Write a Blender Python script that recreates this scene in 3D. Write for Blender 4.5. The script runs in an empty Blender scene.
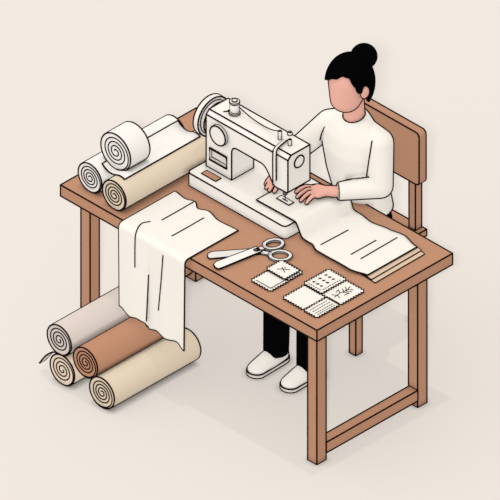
import bpy, bmesh, math, random
from mathutils import Vector, Matrix, Quaternion
random.seed(7)
S = bpy.context.scene
C = S.collection

# ---------------------------------------------------------------- camera, world, sun, exposure
SIN, COS = 0.5675, 0.8233
FWD = Vector((-COS/math.sqrt(2), COS/math.sqrt(2), -SIN)).normalized()   # looking direction of the isometric camera
tgt = Vector((-0.933, 0.499, 0.5))
cd = bpy.data.cameras.new('camera'); cd.type = 'ORTHO'; cd.ortho_scale = 500/218.0
cd.clip_end = 200
cam = bpy.data.objects.new('camera', cd); C.objects.link(cam)
cam.location = tgt - FWD*7.0
cam.rotation_euler = FWD.to_track_quat('-Z', 'Y').to_euler()
S.camera = cam

W = bpy.data.worlds.new('studio_sky'); S.world = W; W.use_nodes = True
nt = W.node_tree; nt.nodes.clear()
wo = nt.nodes.new('ShaderNodeOutputWorld'); bg = nt.nodes.new('ShaderNodeBackground')
tc = nt.nodes.new('ShaderNodeTexCoord'); vd = nt.nodes.new('ShaderNodeVectorMath'); vd.operation = 'DOT_PRODUCT'
vd.inputs[1].default_value = (-0.95, -0.40, 0.0)          # a broad soft brightness on the left-front side
mr = nt.nodes.new('ShaderNodeMapRange'); mr.inputs['From Min'].default_value = -0.9; mr.inputs['From Max'].default_value = 0.9
mr.inputs['To Min'].default_value = 0.0; mr.inputs['To Max'].default_value = 0.62
nt.links.new(tc.outputs['Generated'], vd.inputs[0]); nt.links.new(vd.outputs['Value'], mr.inputs['Value'])
nt.links.new(mr.outputs['Result'], bg.inputs['Strength']); bg.inputs['Color'].default_value = (1, 0.995, 0.985, 1)
nt.links.new(bg.outputs[0], wo.inputs[0])

def sun(name, d, e, ang, col=(1, 1, 1)):
    l = bpy.data.lights.new(name, 'SUN'); l.energy = e; l.angle = math.radians(ang); l.color = col
    o = bpy.data.objects.new(name, l); C.objects.link(o)
    o.rotation_euler = Vector(d).to_track_quat('-Z', 'Y').to_euler(); o.location = (0, 0, 4)
    return o
sun('key_sun', (0.05, -0.07, -0.75), 0.22, 0.5)
sun('fill_sun', FWD+Vector((0.012, 0.012, 0)), 0.84, 2)

vs = S.view_settings
vs.view_transform = 'Standard'; vs.look = 'None'; vs.gamma = 1; vs.use_curve_mapping = False; vs.exposure = 0.0
W.light_settings.distance = 0.035; W.light_settings.ao_factor = 0.74
S.cycles.use_fast_gi = True; S.cycles.fast_gi_method = 'ADD'
S.cycles.max_bounces = 4; S.cycles.diffuse_bounces = 0

# ---------------------------------------------------------------- materials
def lin(c):
    return tuple(((v/255)/12.92 if v/255 <= 0.04045 else ((v/255+0.055)/1.055)**2.4) for v in c)
GAIN = 0.88
def mat(name, rgb, var=0.02, scale=6.0, stretch=(1, 1, 1), gain=None):
    m = bpy.data.materials.new(name); m.use_nodes = True
    n = m.node_tree; b = n.nodes['Principled BSDF']
    b.inputs['Roughness'].default_value = 0.9; b.inputs['Specular IOR Level'].default_value = 0.0
    c = [x*(gain or GAIN) for x in lin(rgb)]
    tx = n.nodes.new('ShaderNodeTexCoord'); mp = n.nodes.new('ShaderNodeMapping'); no = n.nodes.new('ShaderNodeTexNoise')
    mp.inputs['Scale'].default_value = stretch
    no.inputs['Scale'].default_value = scale; no.inputs['Detail'].default_value = 3
    rp = n.nodes.new('ShaderNodeMix'); rp.data_type = 'RGBA'
    rp.inputs['A'].default_value = tuple(x*(1-var) for x in c)+(1,)
    rp.inputs['B'].default_value = tuple(min(1, x*(1+var)) for x in c)+(1,)
    n.links.new(tx.outputs['Object'], mp.inputs['Vector']); n.links.new(mp.outputs[0], no.inputs['Vector'])
    n.links.new(no.outputs['Fac'], rp.inputs['Factor']); n.links.new(rp.outputs['Result'], b.inputs['Base Color'])
    return m
M = {
 'floor': mat('cream_floor', (241, 232, 223), 0.005, 0.6, gain=0.80),
 'wood': mat('oiled_wood', (190, 141, 112), 0.04, 5, (1, 6, 6)),
 'wood2': mat('chair_wood', (190, 141, 112), 0.03, 5, (6, 6, 1)),
 'machine': mat('machine_enamel', (246, 238, 228), 0.006),
 'machine2': mat('machine_panel', (230, 219, 209), 0.006),
 'cream': mat('cream_cotton', (247, 239, 228), 0.008, 20),
 'cream2': mat('white_cotton', (247, 241, 233), 0.008, 20),
 'beige': mat('beige_linen', (229, 210, 184), 0.015, 30),
 'peach': mat('peach_linen', (240, 217, 194), 0.015, 30),
 'grey': mat('pale_grey_linen', (224, 209, 199), 0.015, 30),
 'brown': mat('brown_felt', (194, 142, 112), 0.02, 30),
 'tan': mat('tan_paper', (224, 197, 170), 0.02, 20),
 'label': mat('brown_label', (190, 141, 112), 0.02),
 'skin': mat('skin', (238, 178, 160), 0.008),
 'sweater': mat('cream_knit', (248, 240, 229), 0.008, 30),
 'shoe': mat('white_canvas', (243, 236, 227), 0.008, 30),
 'black': mat('black_cloth', (7, 6, 7), 0.05, 30),
 'hair': mat('black_hair', (6, 6, 7), 0.05, 30),
 'steel': mat('pale_steel', (232, 226, 220), 0.02),
 'dark': mat('dark_steel', (110, 102, 98), 0.02),
 'ink': mat('dark_outline', (28, 20, 20), 0.02),
}
INK = 0.0040

# ---------------------------------------------------------------- mesh helpers
def tube(bm, pts, r=INK, mi=1, closed=False, sides=6, ext=0.4):
    P = [Vector(p) for p in pts]
    Q = [P[0]]
    for p in P[1:]:
        if (p-Q[-1]).length > 1e-5: Q.append(p)
    P = Q
    if closed and (P[0]-P[-1]).length < 1e-5: P.pop()
    n = len(P)
    if n < 2: return
    if not closed and ext:
        P[0] = P[0]-(P[1]-P[0]).normalized()*r*ext; P[-1] = P[-1]+(P[-1]-P[-2]).normalized()*r*ext
    T = []
    for i in range(n):
        if closed: t = P[(i+1) % n]-P[i-1]
        else: t = P[min(i+1, n-1)]-P[max(i-1, 0)]
        T.append(t.normalized() if t.length > 1e-9 else Vector((0, 0, 1)))
    a = Vector((0, 0, 1)) if abs(T[0].z) < 0.9 else Vector((1, 0, 0))
    u = (a-T[0]*a.dot(T[0])).normalized(); rings = []
    for i in range(n):
        u = u-T[i]*u.dot(T[i])
        if u.length < 1e-6: u = T[i].orthogonal()
        u.normalize(); v = T[i].cross(u)
        k = 1.0
        if 0 < i < n-1 or closed:
            d0 = (P[i]-P[i-1]).normalized(); k = 1/max(0.7, math.sqrt(max(0.01, (1+d0.dot((P[(i+1) % n]-P[i]).normalized()))/2)))
        rings.append([bm.verts.new(P[i]+(u*math.cos(2*math.pi*j/sides)+v*math.sin(2*math.pi*j/sides))*r*k) for j in range(sides)])
    for i in range(n if closed else n-1):
        A, B = rings[i], rings[(i+1) % n]
        for j in range(sides):
            f = bm.faces.new((A[j], A[(j+1) % sides], B[(j+1) % sides], B[j])); f.material_index = mi; f.smooth = True
    if not closed:
        f = bm.faces.new(rings[0][::-1]); f.material_index = mi
        f = bm.faces.new(rings[-1]); f.material_index = mi

def chain(segs, maxturn=50):
    """segs: list of (keyA, A, keyB, B) -> polylines"""
    adj = {}; pos = {}
    for i, (ka, a, kb, b) in enumerate(segs):
        adj.setdefault(ka, []).append((i, kb)); adj.setdefault(kb, []).append((i, ka)); pos[ka] = a; pos[kb] = b
    used = set(); out = []
    def step(k, came):
        opts = [(i, o) for i, o in adj[k] if i not in used]
        if len(adj[k]) != 2 or not opts: return None
        i, o = opts[0]
        d0 = (pos[k]-pos[came]); d1 = (pos[o]-pos[k])
        if d0.length > 1e-9 and d1.length > 1e-9 and d0.angle(d1) > math.radians(maxturn): return None
        return i, o
    for i, (ka, a, kb, b) in enumerate(segs):
        if i in used: continue
        used.add(i); line = [ka, kb]
        while True:
            s = step(line[-1], line[-2])
            if not s: break
            used.add(s[0]); line.append(s[1])
        while line[0] != line[-1]:
            s = step(line[0], line[1])
            if not s: break
            used.add(s[0]); line.insert(0, s[1])
        out.append(([pos[k].copy() for k in line], line[0] == line[-1]))
    return out

def ink_hard(bm, thr=22, r=INK, sil=True, cond=None):
    """dark drawn lines along hard edges and the outer outline of an angular or turned shape"""
    bm.normal_update(); segs = []
    for e in bm.edges:
        lf = [f for f in e.link_faces if f.material_index != 1]
        if not lf: continue
        if len(lf) == 1: k = True
        else:
            ang = lf[0].normal.angle(lf[1].normal, 0)
            k = ang > math.radians(thr) or (sil and (lf[0].normal.dot(FWD) < -1e-4) != (lf[1].normal.dot(FWD) < -1e-4) and ang > 0.02)
        if k and cond: k = cond(e)
        if k: segs.append((e.verts[0].index, e.verts[0].co.copy(), e.verts[1].index, e.verts[1].co.copy()))
    for pts, cl in chain(segs): tube(bm, pts, r, 1, cl)

def ink_soft(bm, r=INK, minlen=0.03):
    """dark drawn outline of a rounded shape"""
    bm.normal_update(); d = {v.index: v.normal.dot(FWD) for v in bm.verts}; segs = []
    for f in bm.faces:
        if f.material_index == 1: continue
        vv = f.verts; hits = []
        n = len(vv)
        tris = [(vv[0], vv[i], vv[i+1]) for i in range(1, n-1)]
        for t in tris:
            h = []
            for a, b in ((t[0], t[1]), (t[1], t[2]), (t[2], t[0])):
                da, db = d[a.index], d[b.index]
                if (da < 0) != (db < 0):
                    q = da/(da-db); h.append(((min(a.index, b.index), max(a.index, b.index)), a.co.lerp(b.co, q)+a.normal.lerp(b.normal, q)*r*0.45))
            if len(h) == 2 and (h[0][1]-h[1][1]).length > 0: segs.append((h[0][0], h[0][1], h[1][0], h[1][1]))
    for pts, cl in chain(segs, 120):
        L = sum((pts[i+1]-pts[i]).length for i in range(len(pts)-1))
        if L < minlen: continue
        for _ in range(3):      # relax the line a little
            q = [p.copy() for p in pts]
            for i in range(1, len(pts)-1): q[i] = pts[i]*0.5+(pts[i-1]+pts[i+1])*0.25
            pts = q
        # thin out
        o = [pts[0]]
        for p in pts[1:-1]:
            if (p-o[-1]).length > 0.004: o.append(p)
        o.append(pts[-1])
        tube(bm, o, r, 1, False)

from mathutils.bvhtree import BVHTree
def on_surface(bm, lines, r, n=10):
    """draw crease lines on the visible side of a cloth; lines given in picture coordinates, laid onto the real surface"""
    bm.normal_update(); t = BVHTree.FromBMesh(bm); rt = Vector((1, 1, 0)).normalized(); up = rt.cross(FWD)
    for ln in lines:
        pts = []
        q = bez([(a, b, 0) for a, b in ln], n)
        for p in q:
            o = tgt+rt*((p.x-250)/218)+up*((250-p.y)/218)-FWD*5
            h = t.ray_cast(o, FWD)
            if h[0] is not None and (not pts or (h[0]-pts[-1]).length < 0.08): pts.append(h[0]-FWD*r*0.3)
        tube(bm, pts, r)
def link(name, bm, m, parent=None, smooth=False, recalc=True):
    if recalc and not smooth:
        pass
    me = bpy.data.meshes.new(name); bm.to_mesh(me); bm.free()
    for x in (m if isinstance(m, (list, tuple)) else [m]): me.materials.append(x)
    if len(me.materials) == 1: me.materials.append(M['ink'])
    o = bpy.data.objects.new(name, me); C.objects.link(o)
    if parent:
        o.parent = parent
        o.matrix_parent_inverse = Matrix.Translation(-parent.location)
    return o
def tag(o, label=None, cat=None, group=None, kind=None):
    for k, v in (('label', label), ('category', cat), ('group', group), ('kind', kind)):
        if v: o[k] = v
    return o
def thing(name, label, cat, loc, group=None):
    o = bpy.data.objects.new(name, None); C.objects.link(o); o.location = loc; o.empty_display_size = 0.05
    return tag(o, label, cat, group)
def box(bm, x0, x1, y0, y1, z0, z1, mi=0):
    v = [bm.verts.new((x, y, z)) for z in (z0, z1) for y in (y0, y1) for x in (x0, x1)]
    for q in ((0, 2, 3, 1), (4, 5, 7, 6), (0, 1, 5, 4), (2, 6, 7, 3), (0, 4, 6, 2), (1, 3, 7, 5)):
        f = bm.faces.new([v[i] for i in q]); f.material_index = mi
    bm.verts.index_update()
def boxobj(name, m, parent, *a, r=INK, bevel=0):
    bm = bmesh.new(); box(bm, *a)
    if bevel:
        bmesh.ops.bevel(bm, geom=bm.edges[:], offset=bevel, segments=1, affect='EDGES', profile=0.5)
    bm.verts.index_update(); ink_hard(bm, 22, r); return link(name, bm, m, parent)
def prism(bm, pts, ax, a0, a1, mi=0):
    """extrude a closed outline pts (2D) along an axis"""
    def mk(p, t): return {'x': (t, p[0], p[1]), 'y': (p[0], t, p[1]), 'z': (p[0], p[1], t)}[ax]
    A = [bm.verts.new(mk(p, a0)) for p in pts]; B = [bm.verts.new(mk(p, a1)) for p in pts]; n = len(pts)
    fs = [bm.faces.new(A), bm.faces.new(B[::-1])]
    for i in range(n): fs.append(bm.faces.new((A[i], B[i], B[(i+1) % n], A[(i+1) % n])))
    for f in fs: f.material_index = mi
    bmesh.ops.recalc_face_normals(bm, faces=fs); bm.verts.index_update()
    return fs
def lathe(bm, prof, c, ax, n=48, mi=0):
    """prof: list of (radius, t) along axis; closed with caps"""
    c = Vector(c)
    e = {'x': (Vector((1, 0, 0)), Vector((0, 1, 0)), Vector((0, 0, 1))), 'y': (Vector((0, 1, 0)), Vector((1, 0, 0)), Vector((0, 0, 1))),
         'z': (Vector((0, 0, 1)), Vector((1, 0, 0)), Vector((0, 1, 0)))}[ax]
    R = [[bm.verts.new(c+e[0]*t+(e[1]*math.cos(2*math.pi*j/n)+e[2]*math.sin(2*math.pi*j/n))*r) for j in range(n)] for r, t in prof]
    fs = [bm.faces.new(R[0]), bm.faces.new(R[-1][::-1])]
    for A, B in zip(R, R[1:]):
        for j in range(n): fs.append(bm.faces.new((A[j], B[j], B[(j+1) % n], A[(j+1) % n])))
    for f in fs: f.material_index = mi
    bmesh.ops.recalc_face_normals(bm, faces=fs); bm.verts.index_update()
    for f in fs[2:]: f.smooth = True
    for f in fs[:2]:
        for ed in f.edges: ed.smooth = False
    for f in fs[2:]:
        for ed in f.edges:
            lf = ed.link_faces
            if len(lf) == 2 and lf[0].normal.angle(lf[1].normal, 0) > 0.5: ed.smooth = False
def sphere_pts(c, r, sc=(1, 1, 1), n=2):
    b = bmesh.new(); bmesh.ops.create_icosphere(b, subdivisions=n, radius=1)
    p = [Vector(c)+Vector((v.co.x*r*sc[0], v.co.y*r*sc[1], v.co.z*r*sc[2])) for v in b.verts]; b.free(); return p
def disc_pts(c, d, r, n=24):
    d = Vector(d).normalized(); u = d.orthogonal().normalized(); v = d.cross(u)
    return [Vector(c)+(u*math.cos(2*math.pi*i/n)+v*math.sin(2*math.pi*i/n))*r for i in range(n)]
def hull(bm, pts):
    b = bmesh.new(); vs_ = [b.verts.new(p) for p in pts]
    bmesh.ops.convex_hull(b, input=vs_)
    for v in [v for v in b.verts if not v.link_faces]: b.verts.remove(v)
    b.verts.index_update(); mp = [bm.verts.new(v.co) for v in b.verts]
    for f in b.faces: bm.faces.new([mp[v.index] for v in f.verts])
    b.free()
def limb(bm, pts, n=2):
    """tapered limb along (point, radius) pairs"""
    for (a, ra), (b, rb) in zip(pts, pts[1:]): hull(bm, sphere_pts(a, ra, n=n)+sphere_pts(b, rb, n=n))
def remesh(bm, voxel, smooth=4):
    me = bpy.data.meshes.new('t'); bm.to_mesh(me); bm.free(); o = bpy.data.objects.new('t', me); C.objects.link(o)
    md = o.modifiers.new('r', 'REMESH'); md.mode = 'VOXEL'; md.voxel_size = voxel; md.use_smooth_shade = True
    if smooth: sm = o.modifiers.new('s', 'SMOOTH'); sm.factor = 0.5; sm.iterations = smooth
    dg = bpy.context.evaluated_depsgraph_get(); ev = o.evaluated_get(dg); m2 = bpy.data.meshes.new_from_object(ev)
    out = bmesh.new(); out.from_mesh(m2); bpy.data.objects.remove(o); bpy.data.meshes.remove(me); bpy.data.meshes.remove(m2)
    for f in out.faces: f.smooth = True; f.material_index = 0
    out.verts.index_update(); out.normal_update(); return out
def bez(pts, n=8):
    """Catmull-Rom through points"""
    P = [Vector(p) for p in pts]; P = [P[0]*2-P[1]]+P+[P[-1]*2-P[-2]]; o = []
    for i in range(1, len(P)-2):
        for k in range(n):
            t = k/n; a, b, c, d = P[i-1:i+3]
            o.append(0.5*((2*b)+(c-a)*t+(2*a-5*b+4*c-d)*t*t+(3*b-a-3*c+d)*t**3))
    o.append(P[-2]); return o
def interp(tab, x):
    if x <= tab[0][0]: return tab[0][1]
    for (a, va), (b, vb) in zip(tab, tab[1:]):
        if x <= b:
            t = (x-a)/(b-a); t = t*t*(3-2*t); return va+(vb-va)*t
    return tab[-1][1]
def sheet(fn, nu, nv, th=0.003, strokes=(), r=INK, border=True, lift=0.0015):
    """cloth: fn(u,v)->point, closed slab of real thickness, drawn border and crease lines"""
    bm = bmesh.new(); e = 1e-3
    def nrm(u, v):
        a = fn(min(1, u+e), v)-fn(max(0, u-e), v); b = fn(u, min(1, v+e))-fn(u, max(0, v-e)); return a.cross(b).normalized()
    def up(n): return n if n.z-n.y > 0 else -n       # the face side of the cloth
    T = [[bm.verts.new(fn(i/nu, j/nv)+nrm(i/nu, j/nv)*th/2) for j in range(nv+1)] for i in range(nu+1)]
    B = [[bm.verts.new(fn(i/nu, j/nv)-nrm(i/nu, j/nv)*th/2) for j in range(nv+1)] for i in range(nu+1)]
    for i in range(nu):
        for j in range(nv):
            bm.faces.new((T[i][j], T[i+1][j], T[i+1][j+1], T[i][j+1])).smooth = True
            bm.faces.new((B[i][j], B[i][j+1], B[i+1][j+1], B[i+1][j])).smooth = True
    ring = [(i, 0) for i in range(nu)]+[(nu, j) for j in range(nv)]+[(i, nv) for i in range(nu, 0, -1)]+[(0, j) for j in range(nv, 0, -1)]
    for k in range(len(ring)):
        a, b = ring[k], ring[(k+1) % len(ring)]
        bm.faces.new((T[a[0]][a[1]], B[a[0]][a[1]], B[b[0]][b[1]], T[b[0]][b[1]]))
    if border:
        for side in ([(i/nu, 0) for i in range(nu+1)], [(1, j/nv) for j in range(nv+1)], [(i/nu, 1) for i in range(nu, -1, -1)], [(0, j/nv) for j in range(nv, -1, -1)]):
            tube(bm, [fn(*q) for q in side], r)
    for s in strokes:
        tube(bm, [fn(*q)+up(nrm(*q))*(th/2+lift*0.4) for q in s], r*0.85)
    return bm

# ---------------------------------------------------------------- setting
bm = bmesh.new(); box(bm, -30, 20, -20, 30, -0.05, 0.0)
tag(link('floor', bm, M['floor']), kind='structure', label='plain pale cream floor running out of the picture')

# ---------------------------------------------------------------- table
TX0, TY1, TZ = -1.663, 0.880, 0.75
tb = thing('sewing_table', 'brown wooden sewing table carrying the machine, on four square legs', 'table', (-0.83, 0.44, 0))
boxobj('tabletop', M['wood'], tb, TX0, 0, 0, TY1, 0.689, TZ)
for x0, y0 in ((-0.06, 0.0), (-0.06, 0.654), (-1.531, 0.0), (-1.50, 0.654)):
    boxobj('leg', M['wood2'], tb, x0, x0+0.059, y0+0.0005, y0+0.06, 0, 0.689)
boxobj('stretcher', M['wood'], tb, -0.054, -0.0005, 0.061, 0.655, 0.038, 0.096)
boxobj('stretcher', M['wood'], tb, -1.52, -1.465, 0.061, 0.655, 0.038, 0.096)

# ---------------------------------------------------------------- chair
ch = thing('dining_chair', 'brown wooden chair with broad rounded backrest behind the seated person', 'chair', (-0.70, 0.95, 0))
bm = bmesh.new()
def rrect(x0, x1, z0, z1, r, n=5):
    o = []
    for cx, cz, a0 in ((x1-r, z1-r, 0), (x0+r, z1-r, 90), (x0+r, z0+r, 180), (x1-r, z0+r, 270)):
        for k in range(n+1):
            a = math.radians(a0+90*k/n); o.append((cx+r*math.cos(a), cz+r*math.sin(a)))
    return o
prism(bm, rrect(-0.945, -0.47, 0.772, 1.062, 0.022), 'y', 1.133, 1.178)
ink_hard(bm); link('backrest', bm, M['wood2'], ch)
boxobj('seat', M['wood2'], ch, -0.945, -0.468, 0.735, 1.180, 0.475, 0.51)
for x in (-0.905, -0.497-0.0):
    for y in (0.749, 1.135):
        boxobj('leg', M['wood2'], ch, x-0.041, x, y, y+0.041, 0, 0.475)
    boxobj('back_post', M['wood2'], ch, x-0.041, x, 1.136, 1.176, 0.51, 0.772)

# ---------------------------------------------------------------- rolls of cloth
def roll(name, label, m, x, z, y0, length, r, group, turns=4.0, parent=None, ph=0.3):
    bm = bmesh.new(); lathe(bm, [(r, y0), (r, y0+length)], (x, 0, z), 'y', 64)
    ink_hard(bm)
    n = int(turns*26)
    pts = []
    for i in range(n+1):
        t = i/n; a = ph+turns*2*math.pi*t; rr = r*(0.80-0.70*t)
        pts.append((x+rr*math.cos(a), y0-0.0006, z+rr*math.sin(a)))
    # the outer end of the spiral runs into the rim
    pre = [(x+r*(0.97-0.17*k/10)*math.cos(ph-2.2+2.2*k/10), y0-0.0006, z+r*(0.97-0.17*k/10)*math.sin(ph-2.2+2.2*k/10)) for k in range(10)]
    tube(bm, pre+pts, 0.0032)
    o = link(name, bm, m); tag(o, label, 'fabric roll', group); return o
F = 'fabric rolls stacked on the floor'; T_ = 'fabric rolls on the tabletop'
roll('fabric_roll', 'pale grey fabric roll on top of the floor stack, beside the table leg', M['grey'], -1.306, 0.2375, -0.365, 0.56, 0.078, F, 3.0, ph=1.0)
pr = roll('fabric_roll', 'peach fabric roll with loose pointed end, on floor under grey roll', M['peach'], -1.286, 0.081, -0.365, 0.56, 0.079, F, 2.9, ph=1.2)
roll('fabric_roll', 'brown fabric roll wedged between the other rolls on the floor', M['brown'], -1.136, 0.194, -0.365, 0.56, 0.078, F, 3.2, ph=0.5)
roll('fabric_roll', 'beige fabric roll lying on floor in front, nearest of the stack', M['beige'], -1.026, 0.082, -0.368, 0.56, 0.080, F, 3.3)
# loose end of the peach roll
fp = bez([(-1.286, 0, 0.163), (-1.340, 0, 0.154), (-1.392, 0, 0.110), (-1.434, 0, 0.048)], 6)
def flap(u, v):
    k = min(len(fp)-1, int(u*(len(fp)-1))); q = fp[k]; k2 = min(len(fp)-1, k+1); q = q.lerp(fp[k2], u*(len(fp)-1)-k)
    return Vector((q.x, -0.365+0.06*v*(1-0.35*u), q.z))
link('loose_end', sheet(flap, 14, 3, 0.004), M['peach'], pr)
roll('fabric_roll', 'long white fabric roll on the far left of the tabletop', M['cream2'], -1.529, 0.827, 0.057, 0.545, 0.076, T_, 3.3, ph=1.0)
roll('fabric_roll', 'long beige fabric roll on tabletop beside the sewing machine', M['beige'], -1.350, 0.827, 0.036, 0.575, 0.076, T_, 3.2, ph=1.2)
roll('fabric_roll', 'short thick white fabric roll lying across the two long rolls', M['cream2'], -1.440, 0.9775, 0.135, 0.125, 0.096, T_, 3.3, ph=0.7)
# white strip of cloth over the two rolls
def strip(u, v):
    x = -1.497+u*0.167
    za = 0.827+math.sqrt(max(0, 0.0785**2-(x+1.529)**2)) if x < -1.48 else 0
    zb = 0.827+math.sqrt(max(0, 0.0785**2-(x+1.350)**2)) if x > -1.385 else 0
    if za: z = za
    elif zb: z = zb
    else:
        t = (x+1.48)/0.095; z0 = 0.827+math.sqrt(0.0785**2-0.049**2); z1 = 0.827+math.sqrt(0.0785**2-0.035**2)
        z = z0+(z1-z0)*t-0.012*math.sin(math.pi*t)
    return Vector((x, 0.082+0.022*(1-u)+v*(0.49), z))
tag(link('cloth_strip', sheet(strip, 30, 8, 0.003), M['cream2']), 'white strip of cloth laid over two long rolls, under the short roll', 'cloth')

# ---------------------------------------------------------------- draped cloth
def sm(t): t = max(0, min(1, t)); return t*t*(3-2*t)
ctab = [(0, .313), (.19, .2985), (.31, .310), (.43, .303), (.465, .272), (.6, .286), (.75, .276), (.89, .285), (1, .25)]
ftab = [(0, .33), (.18, .32), (.29, .335), (.41, .305), (.52, .325), (.73, .303), (1, .31)]
def drape(u, v):
    # v: 0 far edge on tabletop -> 1 lower hem; u across
    xl, xr = -1.251, -0.822
    fy = interp(ftab, u)
    L1 = fy+0.012; R = 0.022; La = R*math.pi/2
    zb = interp(ctab, u); L2 = (0.755-R)-zb
    tot = L1+La+L2; s = v*tot
    x = xl+(xr-xl)*u
    if s < L1: y = fy-s; z = 0.7545; h = 0
    elif s < L1+La:
        a = (s-L1)/R; y = -0.012-R*math.sin(a); z = 0.7545-R+R*math.cos(a); h = 0
    else:
        h = (s-L1-La)/L2; z = 0.7545-R-(s-L1-La); y = -0.012-R
        y -= h*(0.016*(1-u)) + h*0.014*(1-math.cos(u*2*math.pi*2.0))*0.5
        if u < 0.45: y -= 0.012*sm(h*1.5)*sm((u)/0.42)*0.8
    x += (h if h else 0)*(0.020*(1-u)-0.006*u)
    return Vector((x, y, z))
bm = sheet(drape, 90, 70, 0.004)
on_surface(bm, [[(150, 221.5), (141, 224), (136, 233), (135, 246), (135, 267)], [(162, 220), (178, 211), (193.5, 202)], [(172, 236), (188, 227), (203.6, 218)], [(163, 255.5), (161, 282), (158.4, 310)], [(148.6, 275), (147.5, 298), (146.4, 321)]], 0.0034)
tag(link('draped_cloth', bm, M['cream']), 'cream cloth draped over the front edge of the table, hanging down', 'cloth')

# ---------------------------------------------------------------- sewing machine
sm_ = thing('sewing_machine', 'cream sewing machine with large hand wheel standing on the brown table', 'sewing machine', (-0.95, 0.58, TZ))
BZ = 0.82
bm = bmesh.new(); pts = rrect(-1.255, -0.62, 0.413, 0.78, 0.022, 5)
prism(bm, pts, 'z', TZ, BZ); ink_hard(bm); link('base', bm, M['machine'], sm_)
# body: column, arm and head in one casting
prof = [(-1.228, BZ), (-1.228, 1.127), (-0.698, 1.127), (-0.698, 0.93), (-0.706, 0.925), (-0.775, 0.922), (-0.785, 0.925), (-0.7945, 0.932), (-0.8035, 0.945), (-0.811, 0.958),
        (-0.820, 0.971), (-0.829, 0.984), (-0.839, 0.996), (-0.851, 1.005), (-0.865, 1.010), (-1.035, 1.010), (-1.046, 1.006), (-1.055, 0.998), (-1.061, 0.987), (-1.063, 0.974), (-1.063, BZ)]
bm = bmesh.new(); prism(bm, prof, 'y', 0.51, 0.652)
ed = [e for e in bm.edges if all(abs(v.co.z-1.127) < 1e-4 for v in e.verts) and all(abs(v.co.y-0.51) < 1e-4 for v in e.verts)]
r_ = bmesh.ops.bevel(bm, geom=ed, offset=0.02, segments=1, affect='EDGES', profile=0.5)
bm.verts.index_update(); ink_hard(bm, 28); link('machine_body', bm, M['machine'], sm_)
bm = bmesh.new(); lathe(bm, [(0.100, 0.0), (0.100, 0.030), (0.083, 0.030), (0.083, 0.052), (0.04, 0.056), (0.04, 0.085)], (-1.302, 0.600, 1.030), 'x', 64)
ink_hard(bm, 40); link('hand_wheel', bm, M['machine'], sm_)
bm = bmesh.new(); lathe(bm, [(0.050, 0.494), (0.050, 0.512)], (-1.138, 0, 1.038), 'y', 48); ink_hard(bm); link('stitch_dial', bm, M['machine'], sm_)
# stitch window: frame with a sunken panel
fr = None
bm = bmesh.new()
x0, x1, z0, z1 = -1.201, -1.092, 0.872, 0.935
box(bm, x0, x1, 0.505, 0.511, z1-0.004, z1); box(bm, x0, x1, 0.505, 0.511, z0, z0+0.004); box(bm, x0, x0+0.004, 0.505, 0.511, z0, z1); box(bm, x1-0.004, x1, 0.505, 0.511, z0, z1)
tube(bm, [(x0, 0.505, z0), (x1, 0.505, z0), (x1, 0.505, z1), (x0, 0.505, z1)], INK, 1, True)
wf = link('stitch_window', bm, M['machine'], sm_)
bm = bmesh.new(); box(bm, x0+0.004, x1-0.004, 0.5085, 0.512, z0+0.004, z1-0.004)
tube(bm, [(x0+0.012, 0.508, z0+0.062-0.004), (x0+0.012, 0.508, z0+0.018), (x1-0.006, 0.508, z0+0.018)], 0.0022)
link('window_panel', bm, M['machine2'], wf)
boxobj('name_plate', M['label'], sm_, -1.198, -1.106, 0.449, 0.484, BZ, BZ+0.003, r=0.0024)
bm = bmesh.new(); lathe(bm, [(0.031, 0.0), (0.031, 0.0012)], (-0.698, 0.582, 1.068), 'x', 40); ink_hard(bm); link('face_cap', bm, M['machine'], sm_)
# little fittings on top
for x, y, h, r in ((-0.8266, 0.587, 0.046, 0.0075), (-0.760, 0.585, 0.032, 0.0075)):
    bm = bmesh.new(); lathe(bm, [(r, 1.126), (r, 1.127+h-0.004), (r*0.6, 1.127+h)], (x, y, 0), 'z', 16); ink_hard(bm, 50, 0.0034); link('thread_post', bm, M['machine'], sm_)
bm = bmesh.new(); lathe(bm, [(0.010, 1.126), (0.010, 1.136), (0.006, 1.142)], (-0.82, 0.645, 0), 'z', 16); ink_hard(bm, 50, 0.0034); link('thumb_screw', bm, M['machine'], sm_)
bm = bmesh.new()
for dy in (0.0, 0.022):
    tube(bm, [(-1.165+dy*0.3, 0.560+dy, 1.1285), (-1.150+dy*0.3, 0.580+dy*0.9, 1.1285)], 0.0035, 0)
link('slot', bm, M['ink'], sm_)
# thread guide
bm = bmesh.new()
gp = bez([(-0.795, 0.592, 1.134), (-0.785, 0.55, 1.138), (-0.776, 0.507, 1.134), (-0.775, 0.500, 1.10), (-0.775, 0.500, 1.03), (-0.775, 0.500, 0.966)], 5)
tube(bm, gp, 0.0056, 0, sides=10)
for sx in (-1, 1):
    off = Vector((1, 1, 0)).normalized()*0.0076*sx
    tube(bm, [p+off for p in gp], 0.0036)
tube(bm, [(-0.775, 0.500, 0.966), (-0.783, 0.498, 0.962), (-0.785, 0.498, 0.935)], 0.0032)
link('thread_guide', bm, M['machine'], sm_)
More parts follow.
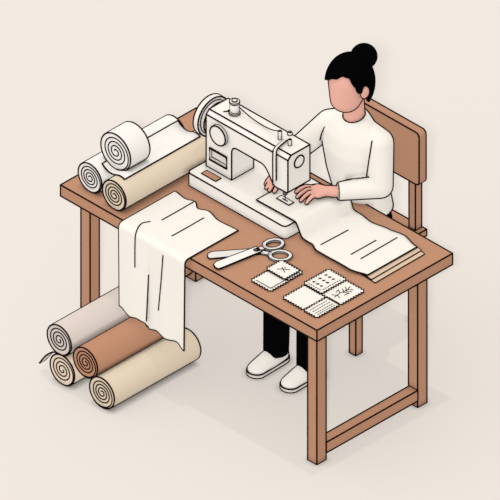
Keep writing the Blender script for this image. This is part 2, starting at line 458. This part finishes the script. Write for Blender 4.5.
# needle bar, presser foot, needle plate
nx, ny = -0.762, 0.556
bm = bmesh.new(); lathe(bm, [(0.0095, 0.868), (0.0095, 0.93)], (nx+0.0, ny, 0), 'z', 16); ink_hard(bm, 50, 0.0022); link('needle_bar', bm, M['dark'], sm_)
bm = bmesh.new(); lathe(bm, [(0.006, 0.888), (0.006, 0.93)], (nx-0.028, ny-0.004, 0), 'z', 12); ink_hard(bm, 50, 0.0026)
tube(bm, [(nx-0.028, ny-0.004, 0.89), (nx-0.02, ny, 0.88)], 0.003); link('presser_bar', bm, M['steel'], sm_)
bm = bmesh.new(); lathe(bm, [(0.0015, 0.830), (0.004, 0.872)], (nx, ny, 0), 'z', 10, ); link('needle', bm, M['ink'], sm_)
bm = bmesh.new(); box(bm, nx-0.040, nx+0.040, ny-0.016, ny+0.016, 0.8300, 0.8335); ink_hard(bm, 30, 0.0024)
tube(bm, [(nx-0.015, ny, 0.8345), (nx+0.015, ny, 0.8345)], 0.003)
link('presser_foot', bm, M['machine'], sm_)

# thread spool on the machine
sp = thing('thread_spool', 'small cream thread spool standing on top of the sewing machine', 'spool', (-1.12, 0.586, 1.127))
bm = bmesh.new(); lathe(bm, [(0.026, 1.1275), (0.026, 1.135), (0.018, 1.137), (0.018, 1.187), (0.024, 1.189), (0.024, 1.196), (0.012, 1.197), (0.012, 1.201), (0.006, 1.202)], (-1.12, 0.586, 0), 'z', 32)
ink_hard(bm, 50, 0.0024); link('spool_core', bm, M['machine'], sp)
bm = bmesh.new(); lathe(bm, [(0.0195, 1.140), (0.0215, 1.144), (0.0215, 1.180), (0.0195, 1.184)], (-1.12, 0.586, 0), 'z', 32)
for k in (): tube(bm, [(-1.12+0.0215*math.cos(a), 0.586+0.0215*math.sin(a), 1.150+k*0.026) for a in [2*math.pi*j/30 for j in range(30)]], 0.0012, 1, True)
ink_hard(bm, 60, 0.0022, True); link('wound_thread', bm, M['cream2'], sp)
bm = bmesh.new(); tube(bm, bez([(-1.10, 0.592, 1.172), (-1.03, 0.60, 1.143), (-0.95, 0.60, 1.136), (-0.88, 0.594, 1.148), (-0.8266, 0.587, 1.172)], 8), 0.0030, 0); link('loose_thread', bm, M['ink'], sp)

# ---------------------------------------------------------------- fabric being sewn and the sheets under it
yf = [(-0.862, 0.470), (-0.60, 0.472), (-0.50, 0.462), (-0.44, 0.438), (-0.333, 0.444), (-0.234, 0.438), (-0.136, 0.468)]
yb = [(-0.862, 0.62), (-0.80, 0.70), (-0.70, 0.775), (-0.64, 0.822), (-0.523, 0.792), (-0.431, 0.778), (-0.338, 0.799), (-0.243, 0.808), (-0.143, 0.79)]
def sewn(u, v):
    x = -0.862+u*(0.862-0.14)
    a, b = interp(yf, x), interp(yb, x)
    d = (x+0.617)/0.055
    z = 0.828-0.0665*sm(d)
    if x > -0.57: z += 0.006*math.sin((x+0.57)*14)**2*(1-sm((x+0.25)/0.1))
    y = a+(b-a)*v
    if y > 0.775 and x < -0.61: z -= 0.0
    return Vector((x, y, z))
def wpt(sx, sy):
    z = 0.762; s = (sx-316.9)/154.15; d = (sy-465+179.5*z)/87.48; x = (s+d)/2; y = (s-d)/2
    return ((x+0.862)/0.722, (y-interp(yf, x))/(interp(yb, x)-interp(yf, x)))
def stroke(a, b):
    p, q = wpt(*a), wpt(*b); return [(p[0]+(q[0]-p[0])*k/10, p[1]+(q[1]-p[1])*k/10) for k in range(11)]
bm = sheet(sewn, 72, 16, 0.003, [stroke((321, 246), (348, 231.5)), stroke((351, 255), (376, 241)), stroke((361, 260), (397, 239))])
tag(link('sewn_fabric', bm, M['cream']), 'cream fabric under the needle, flowing off the machine onto the tabletop', 'fabric')
for k, (z, dx, lab) in enumerate(((0.7545, 0.0, 'tan fabric sheet directly under the cream fabric, upper of two'), (0.7515, 0.028, 'tan fabric sheet lying flat on the tabletop, lowest of the layers'))):
    bm = bmesh.new(); pts = [(-0.36, 0.475), (-0.108+dx, 0.462-0.004*k), (-0.112+dx, 0.790-0.008*k), (-0.128+dx, 0.795-0.008*k), (-0.36, 0.775)]
    prism(bm, pts, 'z', z-0.001, z+0.0015); ink_hard(bm, 30, 0.0024); tag(link('fabric_sheet', bm, M['tan']), lab, 'fabric', 'tan sheets under the cream fabric')

# ---------------------------------------------------------------- scissors
sc = thing('scissors', 'open steel scissors lying on the tabletop in front of the machine', 'scissors', (-0.645, 0.2476, TZ))
PV = Vector((-0.645, 0.2476)); Z0 = 0.751
def flat(bm, pts, z0, z1, r=0.0024): prism(bm, pts, 'z', z0, z1); ink_hard(bm, 35, r)
def blade(tip, z, m, back=0.02, w=0.032):
    d = (Vector(tip)-PV); L = d.length; d.normalize(); n = Vector((-d.y, d.x))
    q = lambda a, b: tuple(PV+d*a+n*b)
    bm = bmesh.new(); flat(bm, [q(-back, -w*0.7), q(L*0.88, -w*0.95), q(L*0.97, -w*0.6), q(L, w*0.1), q(L*0.98, w*0.7), q(L*0.90, w*0.75), q(-back, w*0.7)], z, z+0.005)
    return link('blade', bm, m, sc)
blade((-0.776, 0.065), Z0, M['steel']); blade((-0.683, 0.020), Z0+0.006, M['cream2'])
def handle(c, z, rx, ry, ang, ofs):
    bm = bmesh.new(); n = 36; ca, sa = math.cos(ang), math.sin(ang)
    def el(k, s=0): return [(c[0]+(rx-s)*math.cos(2*math.pi*i/n)*ca-(ry-s)*math.sin(2*math.pi*i/n)*sa, c[1]+(rx-s)*math.cos(2*math.pi*i/n)*sa+(ry-s)*math.sin(2*math.pi*i/n)*ca) for i in range(n)]
    O, I = el(0), el(0, 0.018)
    vs4 = [[bm.verts.new((*p, zz)) for p in ring] for ring, zz in ((O, z), (O, z+0.008), (I, z+0.008), (I, z))]
    for a in range(4):
        A, B = vs4[a], vs4[(a+1) % 4]
        for i in range(n): bm.faces.new((A[i], A[(i+1) % n], B[(i+1) % n], B[i]))
    bmesh.ops.recalc_face_normals(bm, faces=bm.faces[:]); bm.verts.index_update(); ink_hard(bm, 35, 0.0024)
    # shank from the ring to the pivot
    p = Vector(c); d = (PV-p); L = d.length; d.normalize(); m_ = Vector((-d.y, d.x)); a = rx*0.82
    b2 = bmesh.new(); prism(b2, [tuple(p+d*a+m_*0.014), tuple(p+d*(L+0.004)+m_*0.011), tuple(p+d*(L+0.004)-m_*0.011), tuple(p+d*a-m_*0.014)], 'z', z+0.0005, z+0.0065)
    ink_hard(b2, 35, 0.0022); me = bpy.data.meshes.new('t'); b2.to_mesh(me); b2.free(); bm.from_mesh(me); bpy.data.meshes.remove(me)
    return link('handle', bm, M['steel'], sc)
handle((-0.622, 0.340), Z0+0.0045, 0.054, 0.044, math.radians(75), 1); handle((-0.540, 0.302), Z0, 0.056, 0.046, math.radians(40), -1)
bm = bmesh.new(); lathe(bm, [(0.009, Z0), (0.009, Z0+0.0135)], (PV.x, PV.y, 0), 'z', 20); ink_hard(bm, 35, 0.0022); link('pivot_screw', bm, M['dark'], sc)

# ---------------------------------------------------------------- swatches with pinked edges
def swatch(name, label, x0, x1, y0, y1, z, marks=(), m='cream', group=None, skew=0.0):
    zz = []; tooth = 0.0160; dp = 0.0100
    def side(a, b):
        a = Vector(a); b = Vector(b); L = (b-a).length; n = max(3, round(L/tooth)); d = (b-a)/n; nr = Vector((d.y, -d.x)).normalized()*dp
        for i in range(n): zz.append(tuple(a+d*i)); zz.append(tuple(a+d*(i+0.5)+nr))
    cs = [(x0, y0), (x1, y0+skew), (x1, y1+skew), (x0, y1)]
    for i in range(4): side(cs[i], cs[(i+1) % 4])
    bm = bmesh.new(); prism(bm, zz, 'z', z, z+0.003)
    tube(bm, [(p[0], p[1], z+0.0025) for p in zz], 0.0026, 1, True)
    for s in marks: tube(bm, [(x0+(x1-x0)*p[0], y0+(y1-y0)*p[1], z+0.0035) for p in s], 0.0020, 1, ext=0)
    return tag(link(name, bm, M[m]), label, 'fabric swatch', group)
G1, G2 = 'small stack of swatches beside the scissors', 'four swatches laid side by side near the table corner'
swatch('fabric_swatch', 'plain cream pinked swatch sticking out left below the cross-marked swatch', -0.493, -0.374, 0.072, 0.185, 0.7512, group=G1,
       marks=[[(0.1, 0.12), (0.9, 0.12), (0.9, 0.95)]])
swatch('fabric_swatch', 'pinked swatch peeking out directly below the cross-marked swatch', -0.500, -0.376, 0.186, 0.278, 0.7512, group=G1)
swatch('fabric_swatch', 'pinked swatch with a stitched cross mark, top of small stack', -0.502, -0.390, 0.181, 0.272, 0.7582, group=G1,
       marks=[[(0.3, 0.3), (0.5, 0.55), (0.72, 0.72)], [(0.35, 0.62), (0.5, 0.5), (0.7, 0.38)], [(0.42, 0.72), (0.5, 0.66)]])
def dash(x0, x1, y, n): return [[(x0+(x1-x0)*(i+0.12)/n, y), (x0+(x1-x0)*(i+0.75)/n, y)] for i in range(n)]
def dashy(y0, y1, x, n): return [[(x, y0+(y1-y0)*(i+0.12)/n), (x, y0+(y1-y0)*(i+0.75)/n)] for i in range(n)]
swatch('fabric_swatch', 'plain cream pinked swatch, leftmost of the four laid together', -0.290, -0.160, 0.075, 0.209, 0.7512, group=G2)
mk = dashy(0.12, 0.9, 0.88, 8)+dash(0.1, 0.88, 0.08, 6)
for i, j in ((0, 0), (1, 0), (2, 0), (0, 1), (1, 1), (2, 1), (0, 2), (1, 2), (2, 2)):
    cx, cy = 0.2+0.22*i, 0.24+0.25*j; w = 0.05+0.02*((i+j) % 2)
    mk += [[(cx-w, cy-0.02), (cx, cy+0.03), (cx+w, cy)], [(cx, cy-0.04), (cx+w*0.7, cy+0.05)]]
swatch('fabric_swatch', 'pinked swatch with dense printed sprigs and dashed border, topmost of the four', -0.301, -0.192, 0.222, 0.377, 0.7545, mk, group=G2)
mk = [[(0.5, 0.12), (0.45, 0.4), (0.5, 0.65), (0.42, 0.88)], [(0.46, 0.4), (0.25, 0.5), (0.3, 0.35)], [(0.48, 0.5), (0.72, 0.6), (0.68, 0.42)], [(0.48, 0.66), (0.3, 0.76)], [(0.48, 0.7), (0.66, 0.82)],
      [(0.47, 0.28), (0.68, 0.22)], [(0.47, 0.26), (0.3, 0.16)], [(0.3, 0.62), (0.46, 0.56)], [(0.72, 0.72), (0.5, 0.6)]]
swatch('fabric_swatch', 'pinked swatch with one leafy sprig drawn across it, rightmost of the four', -0.186, -0.070, 0.222, 0.372, 0.7512, mk, group=G2)
mk = dashy(0.1, 0.92, 0.22, 8)+dashy(0.1, 0.92, 0.45, 8)+dashy(0.1, 0.92, 0.68, 8)+dashy(0.1, 0.92, 0.85, 8)
swatch('fabric_swatch', 'pinked swatch with rows of dashed lines, nearest the table corner', -0.150, -0.072, 0.072, 0.213, 0.7512, mk, group=G2)

# ---------------------------------------------------------------- person
V = Vector
HC = V((-0.68, 0.888, 1.364))
bm = bmesh.new()
# head: cranium + jaw
hull(bm, sphere_pts(HC+V((0, 0.006, 0.032)), 1, (0.098, 0.102, 0.108), 3)+sphere_pts(HC+V((0, -0.020, -0.072)), 1, (0.070, 0.072, 0.064), 3))
hull(bm, sphere_pts(HC+V((0.103, 0.000, -0.002)), 1, (0.015, 0.025, 0.032), 2))
hull(bm, sphere_pts(HC+V((-0.103, 0.000, -0.002)), 1, (0.015, 0.025, 0.032), 2))
limb(bm, [(V((-0.68, 0.915, 1.30)), 0.046), (V((-0.68, 0.925, 1.10)), 0.050)], 3)
# trunk and limbs, slimmer than the clothes they wear
limb(bm, [(V((-0.68, 0.92, 1.06)), 0.075), (V((-0.68, 0.94, 0.85)), 0.085), (V((-0.67, 0.97, 0.64)), 0.09)])
limb(bm, [(V((-0.68, 0.93, 1.08)), 0.045), (V((-0.53, 0.93, 1.08)), 0.038), (V((-0.485, 0.90, 0.86)), 0.032), (V((-0.60, 0.737, 0.872)), 0.026), (V((-0.655, 0.712, 0.860)), 0.025)])
limb(bm, [(V((-0.68, 0.93, 1.08)), 0.045), (V((-0.83, 0.905, 1.07)), 0.038), (V((-0.96, 0.84, 0.89)), 0.032), (V((-0.905, 0.715, 0.86)), 0.025), (V((-0.895, 0.69, 0.858)), 0.024)])
for kx, ky, ax, ay in ((-0.72, 0.46, -0.72, 0.455), (-0.53, 0.48, -0.53, 0.48)):
    limb(bm, [(V((-0.67 + (0.07 if kx > -0.6 else -0.05), 0.97, 0.585)), 0.06), (V((kx, ky, 0.56)), 0.045), (V((ax, ay, 0.09)), 0.032)])
    limb(bm, [(V((ax, ay, 0.09)), 0.024), (V((ax, ay-0.05, 0.035)), 0.016)])
# person's left hand, resting on the fabric
hull(bm, sphere_pts((-0.655, 0.712, 0.860), 0.024)+sphere_pts((-0.662, 0.668, 0.856), 0.016)+sphere_pts((-0.712, 0.688, 0.856), 0.016)+sphere_pts((-0.70, 0.705, 0.86), 0.018))
FR = 0.0088
for a, b, c, d in (((-0.716, 0.690, 0.860), (-0.738, 0.668, 0.866), (-0.756, 0.645, 0.856), (-0.764, 0.630, 0.842)),
                   ((-0.702, 0.680, 0.860), (-0.716, 0.652, 0.868), (-0.727, 0.626, 0.856), (-0.733, 0.606, 0.841)),
                   ((-0.684, 0.670, 0.860), (-0.692, 0.640, 0.867), (-0.698, 0.614, 0.854), (-0.701, 0.597, 0.841)),
                   ((-0.665, 0.662, 0.857), (-0.667, 0.637, 0.863), (-0.668, 0.615, 0.852), (-0.669, 0.602, 0.841))):
    limb(bm, [(V(a), 0.0105), (V(b), 0.0098), (V(c), FR), (V(d), 0.0078)])
limb(bm, [(V((-0.69, 0.715, 0.858)), 0.014), (V((-0.722, 0.712, 0.852)), 0.011), (V((-0.750, 0.694, 0.842)), 0.009)])
# person's right hand, guiding the fabric behind the needle
hull(bm, sphere_pts((-0.895, 0.69, 0.858), 0.023)+sphere_pts((-0.858, 0.640, 0.856), 0.015)+sphere_pts((-0.905, 0.635, 0.856), 0.015))
for a, b, c, d in (((-0.906, 0.640, 0.858), (-0.908, 0.612, 0.866), (-0.907, 0.588, 0.856), (-0.905, 0.574, 0.842)),
                   ((-0.890, 0.636, 0.860), (-0.889, 0.602, 0.868), (-0.886, 0.574, 0.856), (-0.884, 0.556, 0.841)),
                   ((-0.874, 0.636, 0.860), (-0.868, 0.602, 0.868), (-0.864, 0.572, 0.856), (-0.861, 0.553, 0.841)),
                   ((-0.858, 0.640, 0.858), (-0.848, 0.608, 0.866), (-0.842, 0.580, 0.854), (-0.838, 0.562, 0.841))):
    limb(bm, [(V(a), 0.0105), (V(b), 0.0098), (V(c), FR), (V(d), 0.0078)])
limb(bm, [(V((-0.865, 0.672, 0.856)), 0.013), (V((-0.838, 0.652, 0.850)), 0.0105), (V((-0.822, 0.628, 0.842)), 0.009)])
bm = remesh(bm, 0.0040, 3)
ink_soft(bm, 0.0034, 0.02)
person = link('person', bm, M['skin'])
tag(person, 'person in cream sweater seated at the table, both hands guiding fabric', 'person')

# sweater
bm = bmesh.new()
rings = []
for z, cx, cy, rx, ry in ((0.655, -0.665, 0.975, 0.140, 0.120), (0.76, -0.668, 0.955, 0.142, 0.118), (0.88, -0.672, 0.925, 0.148, 0.118), (1.00, -0.678, 0.910, 0.160, 0.112),
                          (1.08, -0.68, 0.912, 0.165, 0.096), (1.125, -0.68, 0.917, 0.140, 0.080), (1.155, -0.68, 0.921, 0.095, 0.066), (1.172, -0.68, 0.923, 0.060, 0.056)):
    tl = {1.155: 0.010, 1.172: 0.014}.get(z, 0)
    rings.append([bm.verts.new((cx+rx*math.cos(2*math.pi*j/40), cy+ry*math.sin(2*math.pi*j/40), z+tl*math.sin(2*math.pi*j/40))) for j in range(40)])
for A, B in zip(rings, rings[1:]):
    for j in range(40): bm.faces.new((A[j], A[(j+1) % 40], B[(j+1) % 40], B[j]))
bm.faces.new(rings[0][::-1]); bm.faces.new(rings[-1])
limb(bm, [(V((-0.61, 0.924, 1.112)), 0.060), (V((-0.530, 0.932, 1.082)), 0.067), (V((-0.492, 0.905, 0.875)), 0.056)], 3)
cl, cdl = V((-0.602, 0.737, 0.872)), V((-0.10, -0.13, 0.005))
hull(bm, sphere_pts((-0.492, 0.905, 0.875), 0.056, n=3)+disc_pts(cl, cdl, 0.040))
limb(bm, [(V((-0.76, 0.915, 1.105)), 0.055), (V((-0.825, 0.905, 1.065)), 0.060), (V((-0.955, 0.845, 0.895)), 0.052)], 3)
cr, cdr = V((-0.900, 0.700, 0.868)), V((0.05, -0.15, -0.02))
hull(bm, sphere_pts((-0.955, 0.845, 0.895), 0.052, n=3)+disc_pts(cr, cdr, 0.036))
bm = remesh(bm, 0.006, 5)
ink_soft(bm, 0.0042, 0.05)
tube(bm, disc_pts(cl-cdl.normalized()*0.002, cdl, 0.0395, 32), 0.0026, 1, True); tube(bm, disc_pts(cr-cdr.normalized()*0.002, cdr, 0.0355, 32), 0.0026, 1, True)
tube(bm, [(-0.68+0.053*math.cos(a), 0.921+0.052*math.sin(a), 1.174+0.013*math.sin(a)) for a in [2*math.pi*j/40 for j in range(40)]], 0.0026, 1, True)
on_surface(bm, [[(324.5, 127), (321.5, 134), (320, 140)], [(372, 141), (369, 160), (366.5, 177)], [(346, 179.8), (358, 178.5), (369, 177)]], 0.0036)
link('sweater', bm, M['sweater'], person)
# trousers
bm = bmesh.new()
hull(bm, sphere_pts((-0.60, 0.97, 0.60), 0.088)+sphere_pts((-0.74, 0.97, 0.60), 0.088)+sphere_pts((-0.67, 0.975, 0.70), 1, (0.125, 0.105, 0.05)))
for kx, ky, hx in ((-0.72, 0.455, -0.74), (-0.53, 0.48, -0.60)):
    limb(bm, [(V((hx, 0.96, 0.595)), 0.084), (V((kx, ky+0.01, 0.565)), 0.066)], 3)
    hull(bm, sphere_pts((kx, ky+0.01, 0.565), 0.066, n=3)+disc_pts((kx, ky, 0.058), (0, 0, 1), 0.060))
bm = remesh(bm, 0.007, 2); link('trousers', bm, M['black'], person)
# shoes
for sx, y0, y1 in ((-0.72, 0.285, 0.525), (-0.53, 0.312, 0.552)):
    bm = bmesh.new(); n = 40; out = []
    for i in range(n):
        a = 2*math.pi*i/n; w = 0.048 if math.sin(a) < 0 else 0.040
        L = (y1-y0)/2-0.045
        yy = (y0+y1)/2+math.copysign(L, math.sin(a))+0.045*math.sin(a); xx = sx+(0.047 if math.sin(a) < 0 else 0.041)*math.cos(a)
        out.append((xx, yy))
    prism(bm, out, 'z', 0.0, 0.020)
    ink_hard(bm, 50)
    b2 = bmesh.new()
    hull(b2, [p for p in sphere_pts((sx, y0+0.047, 0.020), 1, (0.045, 0.045, 0.038), 3)+sphere_pts((sx, y0+0.12, 0.022), 1, (0.045, 0.05, 0.066), 3)+sphere_pts((sx, y1-0.045, 0.022), 1, (0.040, 0.042, 0.078), 3) if p.z > 0.014])
    b2.verts.index_update(); b2.normal_update()
    for f in b2.faces: f.smooth = True
    ink_soft(b2, 0.0036, 0.04)
    so = link('shoe', b2, M['shoe'], person)
    sl = link('sole', bm, M['cream2'], so)
# hair
bm = bmesh.new()
ht = [(-180, -0.088), (-110, -0.085), (-88, -0.02), (-75, 0.0), (-45, 0.022), (0, 0.066), (25, 0.088), (42, 0.084), (58, 0.045), (66, 0.010), (73, 0.006), (82, 0.036), (96, 0.034), (106, -0.03), (114, -0.085), (180, -0.088)]
N, K = 240, 22; hv = []
def hp(phi, t, off):
    z0 = interp(ht, phi); a = math.radians(phi)
    top = 0.146
    s0 = math.asin(max(-1, min(1, z0/top))); s = s0+(math.pi/2-s0)*t
    rr = math.cos(s); yb_ = 0.112 if abs(phi) < 90 else 0.118
    e = 0.107
    return HC+V(((e+off)*rr*math.sin(a), -(0.110+off+(0.008 if abs(phi) > 90 else 0)*abs(math.cos(a)))*rr*math.cos(a)+0.004, (top+off)*math.sin(s)))
outer = [[bm.verts.new(hp(-180+360*i/N, j/K*0.995, 0.008)) for j in range(K+1)] for i in range(N)]
inner = [[bm.verts.new(hp(-180+360*i/N, j/K*0.995, -0.012)) for j in range(K+1)] for i in range(N)]
for i in range(N):
    i2 = (i+1) % N
    for j in range(K):
        bm.faces.new((outer[i][j], outer[i2][j], outer[i2][j+1], outer[i][j+1])).smooth = True
        bm.faces.new((inner[i][j], inner[i][j+1], inner[i2][j+1], inner[i2][j])).smooth = True
    bm.faces.new((outer[i][0], inner[i][0], inner[i2][0], outer[i2][0]))
bm.faces.new([outer[i][K] for i in range(N)]); bm.faces.new([inner[i][K] for i in range(N)][::-1])
hair = link('hair', bm, M['hair'], person)
bm = bmesh.new(); hull(bm, sphere_pts((-0.68, 0.985, 1.466), 0.063, (1, 1, 0.97), 4))
for f in bm.faces: f.smooth = True
link('bun', bm, M['hair'], hair)
